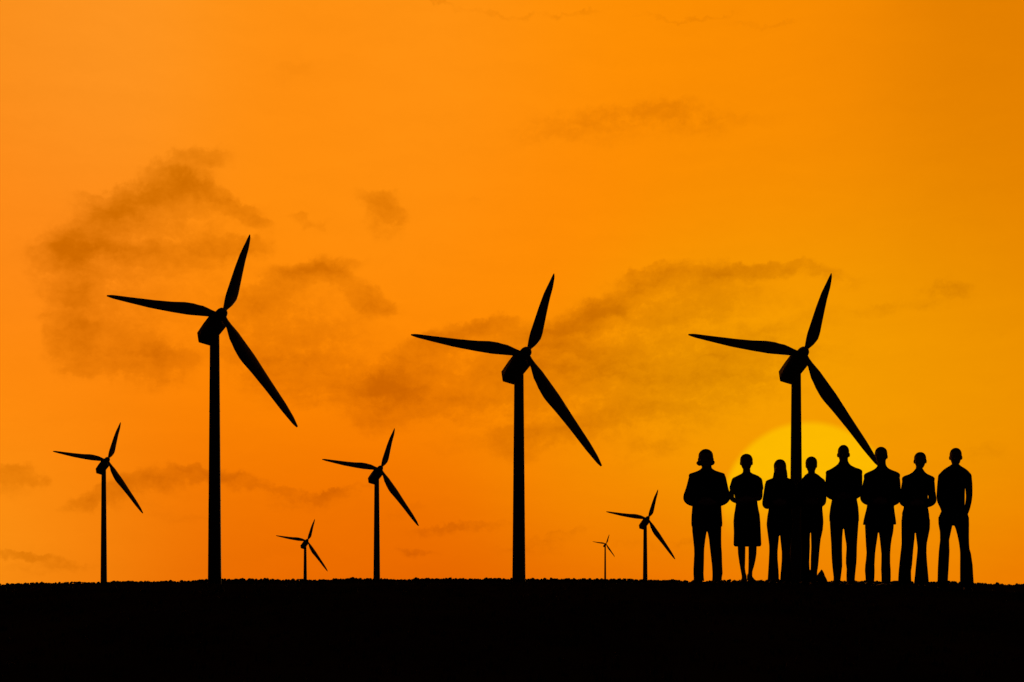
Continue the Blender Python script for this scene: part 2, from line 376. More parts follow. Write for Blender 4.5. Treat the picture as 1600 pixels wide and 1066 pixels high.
D1 = 415.0
def turbine(hub_px, scale, base_py, label, tower_w=1.0):
    """hub_px: where the hub stands in the photo; scale: size beside the tallest one"""
    dist = D1 / scale
    k = dist / F
    def ray(p):            # a point of the tallest turbine's outline, carried over to this one
        q = (hub_px[0] + (p[0] - HUB0[0]) * scale, hub_px[1] + (p[1] - HUB0[1]) * scale)
        return Vector((q[0] - 800, F, HZ - q[1])).normalized()
    eye = Vector((0, 0, EYE))
    H = eye + ray(HUB0) * (dist / ray(HUB0).y)
    fw = ray(HUB0); rt = fw.cross(Vector((0, 0, 1))).normalized(); up = rt.cross(fw).normalized()
    n = (rt * .55 + up * .55 - fw * .63).normalized()          # the rotor's axis
    m = k * 1.0                                              # one photo pixel of the tallest turbine, in metres here
    m = D1 / F
    def on(p, back):
        r = ray(p); o = H - n * back
        return eye + r * ((o - eye).dot(n) / r.dot(n))
    # tower
    topc = H - n * 19 * m
    tx, ty = topc.x, topc.y
    root = empty('wind_turbine', (tx, ty, ground_z(tx, ty)))
    tag(root, label, 'wind turbine', 'wind turbines standing on the plain')
    bm = bmesh.new(); rings = []
    z0 = -.3; z1 = topc.z - 3 * m
    for i in range(13):
        t = i / 12; z = z0 + (z1 - z0) * t
        r = (10.6 + (7.2 - 10.6) * t) * m * tower_w
        rings.append([bm.verts.new((tx + r * math.cos(a * math.tau / 40), ty + r * math.sin(a * math.tau / 40), z)) for a in range(40)])
    bridge(bm, rings)
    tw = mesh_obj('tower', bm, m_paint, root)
    bm = bmesh.new()
    for t in (.34, .67):
        z = z0 + (z1 - z0) * t; r = (10.6 - 3.4 * t) * m * tower_w
        rr = [[bm.verts.new((tx + q * math.cos(a * math.tau / 40), ty + q * math.sin(a * math.tau / 40), zz)) for a in range(40)]
              for q, zz in ((r * .98, z - .12), (r * 1.025, z - .12), (r * 1.025, z + .12), (r * .98, z + .12))]
        bridge(bm, rr)
        child_of('flange', bm, m_paint, root, tw); bm = bmesh.new()
    # door at the foot, on the camera's side
    r = 10.55 * m * tower_w; a0 = math.atan2(-ty, -tx)
    gz = 0.0
    fr = []
    for dr in (-.05, .06):
        fr.append([bm.verts.new((tx + (r + dr) * math.cos(a0 + s), ty + (r + dr) * math.sin(a0 + s), gz + h)) for s, h in ((-.24, .5), (.24, .5), (.24, 2.5), (-.24, 2.5))])
    bridge(bm, fr)
    child_of('door', bm, m_dark, root, tw, False)
    # nacelle: two quads square to the axis, joined
    bm = bmesh.new()
    bk = [on(p, 50 * m) for p in NAC_B]; ft = [on(p, 7 * m) for p in NAC_F]
    md = [a.lerp(b, .42) for a, b in zip(bk, ft)]
    cen = sum(md, Vector()) / 4
    md = [cen + (p - cen) * 1.04 for p in md]
    bridge(bm, [[bm.verts.new(p) for p in q] for q in (bk, md, ft)])
    bmesh.ops.recalc_face_normals(bm, faces=bm.faces)
    bmesh.ops.bevel(bm, geom=list(bm.edges), offset=.28, segments=2, affect='EDGES')
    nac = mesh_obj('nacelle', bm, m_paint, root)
    # yaw ring between tower and nacelle
    bm = bmesh.new(); rr = []
    for q, zz in ((7.4, -9), (8.1, -8), (8.1, -4), (7.0, -3)):
        rr.append([bm.verts.new((tx + q * m * math.cos(a * math.tau / 32), ty + q * m * math.sin(a * math.tau / 32), topc.z + zz * m)) for a in range(32)])
    bridge(bm, rr); child_of('yaw_ring', bm, m_paint, root, nac)
    # hub with rounded spinner
    e1 = n.orthogonal().normalized(); e2 = n.cross(e1)
    bm = bmesh.new(); rr = []
    for h, q in ((-8, 8.6), (-3, 8.9), (2, 8.8), (6, 7.6), (8.8, 5.2), (10.2, 2.2), (10.5, .4)):
        rr.append([bm.verts.new(H + n * h * m + (e1 * math.cos(a * math.tau / 28) + e2 * math.sin(a * math.tau / 28)) * q * m) for a in range(28)])
    bridge(bm, rr); bmesh.ops.recalc_face_normals(bm, faces=bm.faces)
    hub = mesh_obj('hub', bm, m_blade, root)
    for e_l, e_r in (B_UP, B_LEFT, B_DOWN):
        L = resample(e_l, 30); R = resample(e_r, 30); rr = []; bm = bmesh.new()
        for i, (a, b) in enumerate(zip(L, R)):
            A, B = on(a, 0), on(b, 0); c = (A + B) / 2; hc = (A - B) / 2
            th = hc.length * (.55 if i < 2 else .42 if i < 5 else .22)
            ring = []
            for j in range(16):
                an = j * math.tau / 16
                ring.append(bm.verts.new(c + hc * math.cos(an) * .985 + n * th * math.sin(an) * (1 + .35 * math.cos(an))))
            rr.append(ring)
        bridge(bm, rr); bmesh.ops.recalc_face_normals(bm, faces=bm.faces)
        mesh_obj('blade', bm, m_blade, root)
    return root
DX, DY = 475.0, 61.0
turbine(HUB0, 1.0, 905, 'dark wind turbine with the highest hub of all, left of centre')
turbine((HUB0[0] + 475.2, HUB0[1] + 61), 1.0, 905, 'large dark wind turbine alone in the middle, no people in front of it')
turbine((HUB0[0] + 908.6, HUB0[1] + 60.7), 1.0, 908, 'large dark wind turbine rising behind the people in front of the setting sun')
turbine((167.3, 718.6), .473, 908, 'mid-sized dark wind turbine farthest to the left, beyond the tallest one')
turbine((594, 732.2), .507, 905, 'mid-sized dark wind turbine standing between the two large ones without people')
turbine((479.7, 844.7), .272, 905, 'small dark wind turbine with a short tower just right of the tallest turbine')
turbine((1011.9, 809.9), .362, 905, 'smaller dark wind turbine just left of the row of people')
turbine((946.8, 849.6), .1175, 904, 'tiniest dark wind turbine, farthest away, on a thin tower by the scrub line', 1.3)

# ------------------------------------------------------------------ people
def ease(a, b, t): return a + (b - a) * t
class Person:
    def __init__(s, cx, foot_py, label):
        s.cx = cx; s.az = math.atan2((cx - 800), F)
        s.er = Vector((math.cos(s.az), -math.sin(s.az), 0)); s.ef = Vector((math.sin(s.az), math.cos(s.az), 0))
        base = s.P(cx, foot_py, 0)
        s.root = empty('person', (base.x, base.y, ground_z(base.x, base.y)))
        tag(s.root, label, 'person', 'people standing in a row')
        s.k = KP * math.cos(s.az)
        s.gz = s.root.location.z
    def P(s, px, py, d=0.0):
        """photo position, d metres farther (+) or nearer (-) than the row"""
        f = 1 + d / D_P
        return Vector(((px - 800) * KP * f, D_P * f, EYE + (HZ - py) * KP * f))
def ring(bm, c, er, ef, w, df, db, n=28, ex=2.3):
    out = []
    for i in range(n):
        a = i * math.tau / n; ca, sa = math.cos(a), math.sin(a)
        x = math.copysign(abs(ca) ** (2 / ex), ca) * w; y = math.copysign(abs(sa) ** (2 / ex), sa) * (db if sa > 0 else df)
        out.append(bm.verts.new(c + er * x + ef * y))
    return out
def loft(bm, s, rows, ins=0.0, d0=0.0, ex=2.3, n=28):
    """rows: (py, x_left, x_right, front depth m, back depth m[, d])"""
    rr = []
    for r in rows:
        d = r[5] if len(r) > 5 else d0
        c = s.P((r[1] + r[2]) / 2, r[0], d)
        w = max(.012, (r[2] - r[1]) / 2 * s.k - ins)
        rr.append(ring(bm, c, s.er, s.ef, w, max(.012, r[3] - ins), max(.012, r[4] - ins), n, ex))
    f0 = len(bm.faces)
    bridge(bm, rr)
def tube(bm, pts, rads, n=14):
    """tapered limb through points, round ends"""
    P = [Vector(p) for p in pts]
    dense = []; m = len(P)
    for i in range(m - 1):
        p0 = P[max(0, i - 1)]; p1 = P[i]; p2 = P[i + 1]; p3 = P[min(m - 1, i + 2)]
        st = 6
        for j in range(st):
            t = j / st
            q = .5 * ((2 * p1) + (p2 - p0) * t + (2 * p0 - 5 * p1 + 4 * p2 - p3) * t * t + (3 * p1 - p0 - 3 * p2 + p3) * t ** 3)
            dense.append((q, ease(rads[i], rads[i + 1], t)))
    dense.append((P[-1], rads[-1]))
    d0 = (dense[1][0] - dense[0][0]).normalized(); d1 = (dense[-1][0] - dense[-2][0]).normalized()
    pre = [(dense[0][0] - d0 * dense[0][1] * math.sin(a), dense[0][1] * math.cos(a)) for a in (1.35, .9, .45)]
    post = [(dense[-1][0] + d1 * dense[-1][1] * math.sin(a), dense[-1][1] * math.cos(a)) for a in (.45, .9, 1.35)]
    dense = pre + dense + post
    rr = []; u = d0.orthogonal().normalized()
    for i, (q, r) in enumerate(dense):
        d = (dense[min(i + 1, len(dense) - 1)][0] - dense[max(i - 1, 0)][0]).normalized()
        u = (u - d * u.dot(d)).normalized(); v = d.cross(u)
        rr.append([bm.verts.new(q + (u * math.cos(a * math.tau / n) + v * math.sin(a * math.tau / n)) * r) for a in range(n)])
    bridge(bm, rr)
def blob(bm, c, er, ef, rx, ry, rz, sub=3):
    mtx = Matrix(((er.x * rx, ef.x * ry, 0, c.x), (er.y * rx, ef.y * ry, 0, c.y), (0, 0, rz, c.z), (0, 0, 0, 1)))
    bmesh.ops.create_icosphere(bm, subdivisions=sub, radius=1, matrix=mtx)
def fuse(name, bm, material, root, voxel=.006, smooth_it=2, rough=0.0):
    """melt overlapping closed shapes into one continuous surface"""
    bmesh.ops.recalc_face_normals(bm, faces=bm.faces)
    me = bpy.data.meshes.new(name); bm.to_mesh(me); bm.free()
    t = bpy.data.objects.new('melt', me); COL.objects.link(t)
    r = t.modifiers.new('r', 'REMESH'); r.mode = 'VOXEL'; r.voxel_size = voxel
    if smooth_it:
        sm = t.modifiers.new('s', 'SMOOTH'); sm.iterations = smooth_it; sm.factor = .5
    dg = bpy.context.evaluated_depsgraph_get()
    out = bpy.data.meshes.new_from_object(t.evaluated_get(dg)); out.name = name
    bpy.data.objects.remove(t); bpy.data.meshes.remove(me)
    if rough:
        for v in out.vertices:
            q = v.co
            v.co = q + v.normal * rough * (noise.noise(q * 90) + .6 * noise.noise(q * 35))
    return link_mesh(name, out, material, root)

HEADROWS = [(0.0, .10, .15, .15), (.02, .34, .38, .38), (.07, .58, .6, .66), (.15, .79, .8, .88), (.26, .945, .93, 1.02), (.38, 1.0, .95, 1.06), (.47, .99, .91, 1.04),
            (.52, .975, .88, 1.0), (.60, .95, .92, .92), (.68, .90, .93, .78), (.76, .83, .94, .62), (.84, .74, .93, .50), (.91, .62, .90, .40), (.96, .48, .84, .32), (1.0, .26, .70, .25)]
def head(bm, s, top, chin, xl, xr, ear=None, shrink=.0):
    h = chin - top; hw = (xr - xl) / 2 * s.k - shrink; cx = (xl + xr) / 2
    dep = h * KP * .40
    rr = []
    for t, w, f, b in HEADROWS:
        c = s.P(cx, top + shrink / KP + t * (h - shrink / KP), 0)
        rr.append(ring(bm, c, s.er, s.ef, hw * w, dep * f, dep * b, 28, 2.15))
    bridge(bm, rr)
    H = h * KP
    def at(dx, t, dd): return s.P(cx, top + t * h, 0) + s.er * dx + s.ef * dd
    up = Vector((0, 0, 1))
    for sg in (-1, 1):
        blob(bm, at(sg * hw * .40, .50, -dep * .80), s.er, s.ef, .0125, .0125, .0115, 2)        # eyeball under the lid
        blob(bm, at(sg * hw * .42, .425, -dep * .86), s.er, s.ef, .024, .010, .006, 2)         # brow
        blob(bm, at(sg * hw * .55, .62, -dep * .62), s.er, s.ef, .022, .020, .020, 2)          # cheek
        blob(bm, at(sg * .011, .665, -dep * .99), s.er, s.ef, .008, .010, .007, 2)             # nostril
        ex = (ear if ear else 1.6) * s.k
        blob(bm, at(sg * (hw + ex * .35), .56, .012), s.er, s.ef, ex * .75 + .004, .014, .030, 2)
    tube(bm, [at(0, .46, -dep * .90), at(0, .56, -dep * 1.0), at(0, .655, -dep * 1.13)], [.008, .009, .012], 10)   # nose
    blob(bm, at(0, .765, -dep * .96), s.er, s.ef, .024, .010, .0055, 2)
    blob(bm, at(0, .795, -dep * .955), s.er, s.ef, .021, .010, .0065, 2)
    blob(bm, at(0, .93, -dep * .86), s.er, s.ef, .020, .014, .014, 2)

def hand(bm, w, f, q, p, sc=1.0, curl=1.0):
    """w wrist, f along the fingers, q towards the thumb's side, p out of the palm"""
    f = f.normalized(); q = (q - f * q.dot(f)).normalized(); p = (p - f * p.dot(f) - q * p.dot(q)).normalized()
    rr = []
    for t, hw, th in ((-.02, .022, .019), (.01, .024, .018), (.04, .035, .016), (.07, .040, .0145), (.092, .038, .012)):
        c = w + f * t * sc
        rr.append([bm.verts.new(c + (q * math.cos(a * math.tau / 16) * hw + p * math.sin(a * math.tau / 16) * th) * sc) for a in range(16)])
    bridge(bm, rr)
    for off, ln, r in ((.030, .90, .0088), (.010, 1.0, .009), (-.010, .94, .0087), (-.029, .74, .0078)):
        b = w + (f * .082 + q * off) * sc; pts = [b]; rd = [r * sc]; an = .18 * curl
        for sl, bend in ((.043, .55), (.027, .55), (.022, .3)):
            d = f * math.cos(an) + p * math.sin(an) + q * off * 1.2
            b = b + d.normalized() * sl * ln * sc; pts.append(b); rd.append(rd[-1] * .93); an += bend * curl
        tube(bm, pts, rd, 10)
    b = w + (f * .022 + q * .022 + p * .004) * sc
    tube(bm, [b, b + (f * .025 + q * .026 + p * .012) * sc, b + (f * .055 + q * .034 + p * .024) * sc, b + (f * .078 + q * .032 + p * .034) * sc],
         [.0135 * sc, .0115 * sc, .0098 * sc, .0085 * sc], 10)

def shoe(s, cx, py_sole, toe_out, size=1.0, heel=0.0, width=1.0):
    bm = bmesh.new()
    c = s.P(cx, py_sole, .06); c.z = ground_z(c.x, c.y)
    d = (-s.ef * math.cos(toe_out) + s.er * math.sin(toe_out)).normalized(); side = d.cross(Vector((0, 0, 1)))
    L = .285 * size; rr = []
    for t, hw, h in ((-.02, .012, .05), (0, .028, .075), (.08, .036, .085), (.25, .037, .085), (.42, .036, .07), (.58, .041, .055), (.72, .046, .045), (.86, .041, .036), (.96, .026, .026), (1.0, .010, .016)):
        q = c + d * (t * L - .06); hz = heel * max(0, 1 - t / .62)
        ringv = []
        for i in range(14):
            a = i * math.tau / 14; x = math.cos(a) * hw * size * width; z = math.sin(a)
            zz = hz + (h if z > 0 else .0) * abs(z) ** .6 + .003
            if z <= 0: x *= .92
            ringv.append(bm.verts.new(q + side * x + Vector((0, 0, zz))))
        rr.append(ringv)
    bridge(bm, rr)
    if heel:
        hc = c + d * (-.045)
        rr = [[bm.verts.new(hc + (d * math.cos(a * math.tau / 10) + side * math.sin(a * math.tau / 10)) * r + Vector((0, 0, z))) for a in range(10)] for z, r in ((.0, .009), (heel * .6, .011), (heel + .02, .024))]
        bridge(bm, rr)
    else:
        # welt and heel block
        for t0, t1, hh in ((-.01, .27, .026), (.27, .98, .010)):
            rr = []
            for z in (0, hh):
                pts = []
                for tt, sg in ((t0, 1), (t1, 1), (t1, -1), (t0, -1)):
                    ww = .040 if tt < .9 else .026
                    pts.append(bm.verts.new(c + d * (tt * L - .06) + side * sg * ww * size * width + Vector((0, 0, z + .001))))
                rr.append(pts)
            bridge(bm, rr)
    bmesh.ops.recalc_face_normals(bm, faces=bm.faces)
    return mesh_obj('shoe', bm, m_shoe, s.root)

def natural_leg(py, hip, foot):
    t = (py - hip) / (foot - hip)
    tab = [(0, .088), (.25, .075), (.48, .054), (.62, .056), (.8, .042), (.93, .034), (1, .034)]
    return interp(tab, t)

def build(spec):
    s = Person(spec['cx'], spec['foot'], spec['label'])
    T = spec['torso']; skin = spec.get('skin', m_skin)
    hx = spec['head']   # top, chin, xl, xr, ear
    neck_y = T[0][0]
    # ---- body
    bm = bmesh.new()
    head(bm, s, hx[0], hx[1], hx[2], hx[3], hx[4], .006)
    nk = spec['neck']   # xl, xr
    ncx = (nk[0] + nk[1]) / 2; nr = (nk[1] - nk[0]) / 2 * s.k
    loft(bm, s, [(hx[1] - (hx[1] - hx[0]) * .35, nk[0] + .6, nk[1] - .6, .045, .062, .012), (hx[1], nk[0], nk[1], .052, .060, .008), (T[2][0] + 3, nk[0] - 1, nk[1] + 1, .058, .062, .005)])
    loft(bm, s, T[1:], ins=.016)
    hipy = T[-1][0]
    for key in ('legL', 'legR'):
        rows = []
        for (py, a, b) in spec[key]:
            c = (a + b) / 2; w = min((b - a) / 2 * s.k - (.0 if spec.get('bare', 999) < py else .012), natural_leg(py, spec['hip'], spec['foot']) if spec.get('bare', 999) > py else 9) / s.k
            dd = w * s.k * 1.08
            rows.append((py, c - w, c + w, dd, dd, 0))
        lastp = rows[-1]
        if lastp[0] < spec['foot'] - 4: rows.append((spec['foot'] - 2, (lastp[1] + lastp[2]) / 2 - 4, (lastp[1] + lastp[2]) / 2 + 4, .035, .04, .02))
        loft(bm, s, rows, ex=2.0)
    hips = spec['hips']
    loft(bm, s, hips, ins=.02)
    hpos = []
    for key in ('armL', 'armR'):
        A = spec[key]
        pts = [s.P(a[0], a[1], a[2]) for a in A]
        tube(bm, pts, [a[3] * s.k * (.78 if i < 2 else .72) if i < len(A) - 1 else .026 for i, a in enumerate(A)])
        wv = pts[-1]; fd = (pts[-1] - pts[-2]).normalized()
        sg = 1 if key == 'armL' else -1
        if spec.get('pockets'):
            hand(bm, wv, Vector((0, 0, -1)) * .8 + s.er * sg * .12, -s.ef, s.er * sg, .9, .5)
        else:
            over = (sg == 1) == (not spec.get('swap', False))
            f = (s.er * sg * 1.0 + Vector((0, 0, 1)) * (.14 if over else .05) + s.ef * (-.15 if not over else .18))
            hand(bm, wv, f, Vector((0, 0, 1)), s.ef if over else s.ef * .9, spec.get('hsc', 1), .9 if over else .6)
    body = fuse('body', bm, skin, s.root, .0055, 1)
    # ---- upper garment
    bm = bmesh.new()
    loft(bm, s, T)
    for key in ('armL', 'armR'):
        A = spec[key]
        pts = [s.P(a[0], a[1], a[2]) for a in A]
        n_sl = spec.get('sleeve', 99)
        rr_ = [a[3] * s.k for a in A]
        if n_sl < 99:
            pts = pts[:n_sl]; rr_ = rr_[:n_sl]
        else:
            pts[-1] = pts[-2].lerp(pts[-1], .86)
        tube(bm, pts, rr_)
    for e in spec.get('extra', []):
        blob(bm, s.P(e[0], e[1], e[2]), s.er, s.ef, e[3], e[4], e[5], 3)
    if spec.get('lapel'):
        for sg in (-1, 1):
            c0 = s.P(ncx + sg * (nk[1] - nk[0]) * .42, T[1][0] + 2, -.045); c1 = s.P(ncx + sg * 3.4, T[1][0] + 16, -.118); c2 = s.P(ncx + sg * .8, T[1][0] + 30, -.128)
            tube(bm, [c0, c1, c2], [.012, .011, .007], 8)
    fuse(spec['top_name'], bm, spec['top_mat'], s.root, .0065, 2)
    # ---- lower garment
    bm = bmesh.new()
    if spec.get('skirt'):
        loft(bm, s, spec['skirt'])
        fuse('skirt', bm, spec['low_mat'], s.root, .0065, 1)
    else:
        loft(bm, s, hips)
        for key in ('legL', 'legR'):
            rows = []
            for (py, a, b) in spec[key]:
                w = (b - a) / 2 * s.k; dd = max(w * .98, natural_leg(py, spec['hip'], spec['foot']) + .018)
                if py > spec['foot'] - 30: dd = max(dd, .066)
                rows.append((py, a, b, dd, dd, .0))
            loft(bm, s, rows, ex=2.05)
        fuse('trousers', bm, spec['low_mat'], s.root, .0065, 1)
    # ---- hair
    bm = bmesh.new()
    h = hx[1] - hx[0]; dep = h * KP * .42; cxh = (hx[2] + hx[3]) / 2; hw = (hx[3] - hx[2]) / 2
    hr = spec.get('hairdo')
    if hr:
        loft(bm, s, hr, ex=2.1)
    else:
        low = spec.get('hairlow', .56)
        rows = []
        for t in (0, .02, .06, .13, .22, .27, .34, .45, .52, low):
            w = interp([(0, .12), (.02, .34), (.06, .56), (.13, .77), (.22, .92), (.34, 1.0), (.45, 1.0), (.56, .93), (.8, .7)], t) * hw
            fr = interp([(0, .15), (.02, .42), (.06, .66), (.13, .84), (.2, .93), (.26, .80), (.34, .25), (.45, .12), (.6, .0)], t) * dep
            bk = interp([(0, .2), (.02, .45), (.06, .74), (.13, .95), (.3, 1.07), (.45, 1.08), (.56, 1.0), (.8, .7)], t) * dep
            rows.append((hx[0] + t * h, cxh - w, cxh + w, fr, bk, .004))
        loft(bm, s, rows, ex=2.15)
    for e in spec.get('tufts', []):
        blob(bm, s.P(e[0], e[1], e[2]), s.er, s.ef, e[3], e[4], e[5], 3)
    fuse('hair', bm, m_hair, s.root, .0045, 1, .0016)
    for sh in spec['shoes']: shoe(s, *sh)
    return s

def T_(rows, df=None):
    """torso rows with depths filled in from the height on the body"""
    return rows

def torso(rows, chest=.125, hip=.125):
    out = []; n = len(rows)
    for i, (py, a, b) in enumerate(rows):
        w = (b - a) / 2 * KP
        d = min(w * .92, chest if i < n - 2 else hip)
        out.append((py, a, b, d, d * .92, .0))
    return out
def hips_(rows, d=.118):
    return [(py, a, b, d, d, 0) for py, a, b in rows]

MAN = dict(top_name='jacket', top_mat=m_wool, low_mat=m_wool, lapel=True)
people = []
people.append(dict(MAN, cx=1104.5, foot=912, hip=820, label='broad person in a suit, hair curling out over the ears, at the row\'s left end',
    head=(701.8, 731.5, 1091.2, 1114.4, 1.2), neck=(1096.5, 1112),
    torso=torso([(728.5, 1097.5, 1111), (732.5, 1095.5, 1113), (735.5, 1091, 1117.5), (738, 1084.5, 1124.5), (739.8, 1078.2, 1130.6), (741, 1076.4, 1132.6), (743.5, 1075.8, 1133), (750, 1077, 1133), (762, 1079, 1131), (778, 1080, 1129), (792, 1081.5, 1127), (806, 1080.3, 1128), (818, 1080, 1128.8), (823.3, 1080.6, 1128.4)], .135, .13),
    hips=hips_([(800, 1083, 1126), (815, 1081.5, 1127), (824, 1081.2, 1127.2), (829.5, 1082, 1127)]),
    legL=[(818, 1081.5, 1104.5), (830, 1081.5, 1104.4), (843, 1083, 1102.2), (857, 1084.4, 1100.5), (866, 1084.6, 1100.2), (878, 1084, 1100), (889, 1083.4, 1099.7), (897, 1083.4, 1099.4), (903, 1083.8, 1099.8), (908, 1083.6, 1100.5)],
    legR=[(818, 1105, 1127.3), (830, 1105.3, 1127.1), (843, 1107.8, 1127), (855, 1109, 1127.3), (864, 1110.1, 1128), (883, 1112.3, 1128.5), (896, 1113.1, 1129.2), (902, 1113, 1128), (908, 1112.6, 1127.5)],
    armL=[(1083.5, 747.5, .0, 7.6), (1079.3, 763, .02, 7.4), (1075, 779, .02, 7.6), (1084, 786, -.16, 5.8), (1093, 786, -.27, 4.0)],
    armR=[(1127, 747.5, .0, 7.6), (1130.5, 763, .02, 7.4), (1133.5, 778, .02, 7.6), (1125, 785.5, -.16, 5.8), (1116, 786, -.27, 4.0)],
    tufts=[(1093.3, 723.8, .0, .040, .035, .036), (1112.2, 723, .0, .036, .035, .036), (1089.7, 723.6, -.005, .014, .02, .020), (1115.2, 722.8, -.005, .014, .02, .024)],
    shoes=[(1091.5, 912, -.35), (1120.5, 912, .3)]))
people.append(dict(cx=1166.8, foot=911.5, hip=808, label='person wearing a knee-length dress, bare calves and heeled shoes',
    top_name='dress_top', top_mat=m_navy, low_mat=m_navy, sleeve=2, bare=850,
    head=(709.2, 734.8, 1156.3, 1176.1, .6), neck=(1160.8, 1172.4), hsc=.9,
    torso=torso([(738, 1160.5, 1173), (740.2, 1158.5, 1176), (742.2, 1154.5, 1181), (744.5, 1149.5, 1186), (747.5, 1145.5, 1188.5), (752, 1145, 1189), (762, 1146.5, 1187), (775, 1147.5, 1185), (783, 1149, 1183.3), (788, 1149.6, 1183.8), (798, 1148, 1185.5), (808, 1146.5, 1187.3)], .115, .115),
    hips=hips_([(790, 1152, 1182), (805, 1149, 1186), (825, 1150, 1185)], .11),
    skirt=[(796, 1148.5, 1185.2, .112, .112), (804, 1146.9, 1187, .118, .118), (815, 1145.9, 1188, .122, .125), (832, 1146.5, 1188.8, .125, .125), (845, 1146.2, 1189.4, .13, .128), (851, 1146, 1189.7, .132, .13), (854, 1147.6, 1188.5, .13, .128)],
    legL=[(815, 1151, 1166), (838, 1152, 1165.5), (855, 1152.6, 1164.8), (866, 1153.1, 1164.7), (878, 1154.9, 1164.4), (887, 1156.4, 1164.1), (894.5, 1157.9, 1165), (900, 1158.8, 1166.6), (907, 1159, 1167)],
    legR=[(815, 1167.5, 1183), (838, 1168.5, 1183), (855, 1169.4, 1182.4), (866, 1169.5, 1182), (876, 1169.4, 1180.4), (885, 1169.3, 1178.2), (893, 1169, 1175.8), (899, 1168.6, 1175.6), (907, 1168.4, 1175.4)],
    armL=[(1149.2, 751.5, .0, 6.3), (1145.4, 762.5, .0, 5.8), (1143.2, 777.5, .01, 5.6), (1151, 783.5, -.15, 4.8), (1158.5, 783, -.25, 3.1)],
    armR=[(1185, 751.5, .0, 6.4), (1187, 763, .0, 6.0), (1187.2, 777.8, .01, 5.2), (1181, 780, -.15, 4.2), (1174, 782, -.25, 3.1)],
    shoes=[(1162.6, 911.5, -.2, .86, .05, .85), (1172.4, 911.5, .45, .86, .05, .85)]))
people.append(dict(cx=1218.5, foot=913, hip=815, label='person with long straight hair and trousers, beside the left of the tower',
    top_name='jacket', top_mat=m_grey, low_mat=m_grey, lapel=True, hsc=.9, skin=m_skin,
    head=(718.2, 743, 1209.8, 1228, .3), neck=(1213.5, 1225),
    torso=torso([(744, 1212.5, 1226), (746.3, 1209, 1229.5), (748.5, 1203.4, 1234.5), (750.3, 1198.5, 1239.5), (752.5, 1195.8, 1242), (758, 1197.5, 1240.5), (770, 1200.5, 1238), (784, 1201.5, 1236), (796, 1200.8, 1236.5), (806, 1199, 1238), (815, 1198, 1239), (821, 1197.6, 1239)], .115, .115),
    hips=hips_([(800, 1201.5, 1236), (815, 1198.6, 1238.2), (822, 1197.9, 1238.4), (831, 1199, 1237.5)], .112),
    legL=[(816, 1198.2, 1218), (831, 1199, 1217.7), (842, 1200.5, 1217), (853, 1201.8, 1215.9), (862, 1201.8, 1215.1), (874, 1201.3, 1215.2), (888, 1200.5, 1216.4), (899, 1199.8, 1217), (908, 1199.2, 1217.2)],
    legR=[(816, 1218.3, 1238.6), (831, 1218.4, 1237.8), (842, 1219.2, 1236.4), (853, 1220.4, 1234.6), (863, 1221.5, 1234.2), (877, 1221.3, 1235.3), (889, 1220.3, 1236.6), (899, 1219.4, 1237.6), (908, 1218.9, 1238.2)],
    armL=[(1201.2, 757.5, .0, 6.2), (1198.8, 772, .0, 6.0), (1197.6, 788.3, .0, 6.6), (1205, 789, -.17, 4.8), (1212, 787, -.27, 3.4)],
    armR=[(1236.3, 757.5, .0, 6.2), (1238.5, 772, .0, 6.0), (1239.6, 787.5, .0, 6.4), (1232.5, 789, -.17, 4.8), (1225.5, 787, -.27, 3.4)],
    hairdo=[(717.8, 1217, 1220.6, .02, .03), (718.9, 1213.8, 1223.8, .05, .055), (721.3, 1211.2, 1226.3, .07, .08), (725, 1209.2, 1228.1, .078, .10), (728.5, 1208.8, 1228.6, .03, .10, .01), (733, 1209.3, 1228.9, .018, .095, .012),
            (737, 1209.3, 1229.8, .012, .09, .016), (742, 1208.3, 1230.4, .02, .085, .016), (747, 1207.1, 1230.7, .025, .09, .02), (753, 1206.8, 1231, .022, .09, .035), (758, 1208.5, 1229.5, .02, .07, .05)],
    shoes=[(1208.5, 913, -.15, .9), (1228.5, 913, .15, .9)]))
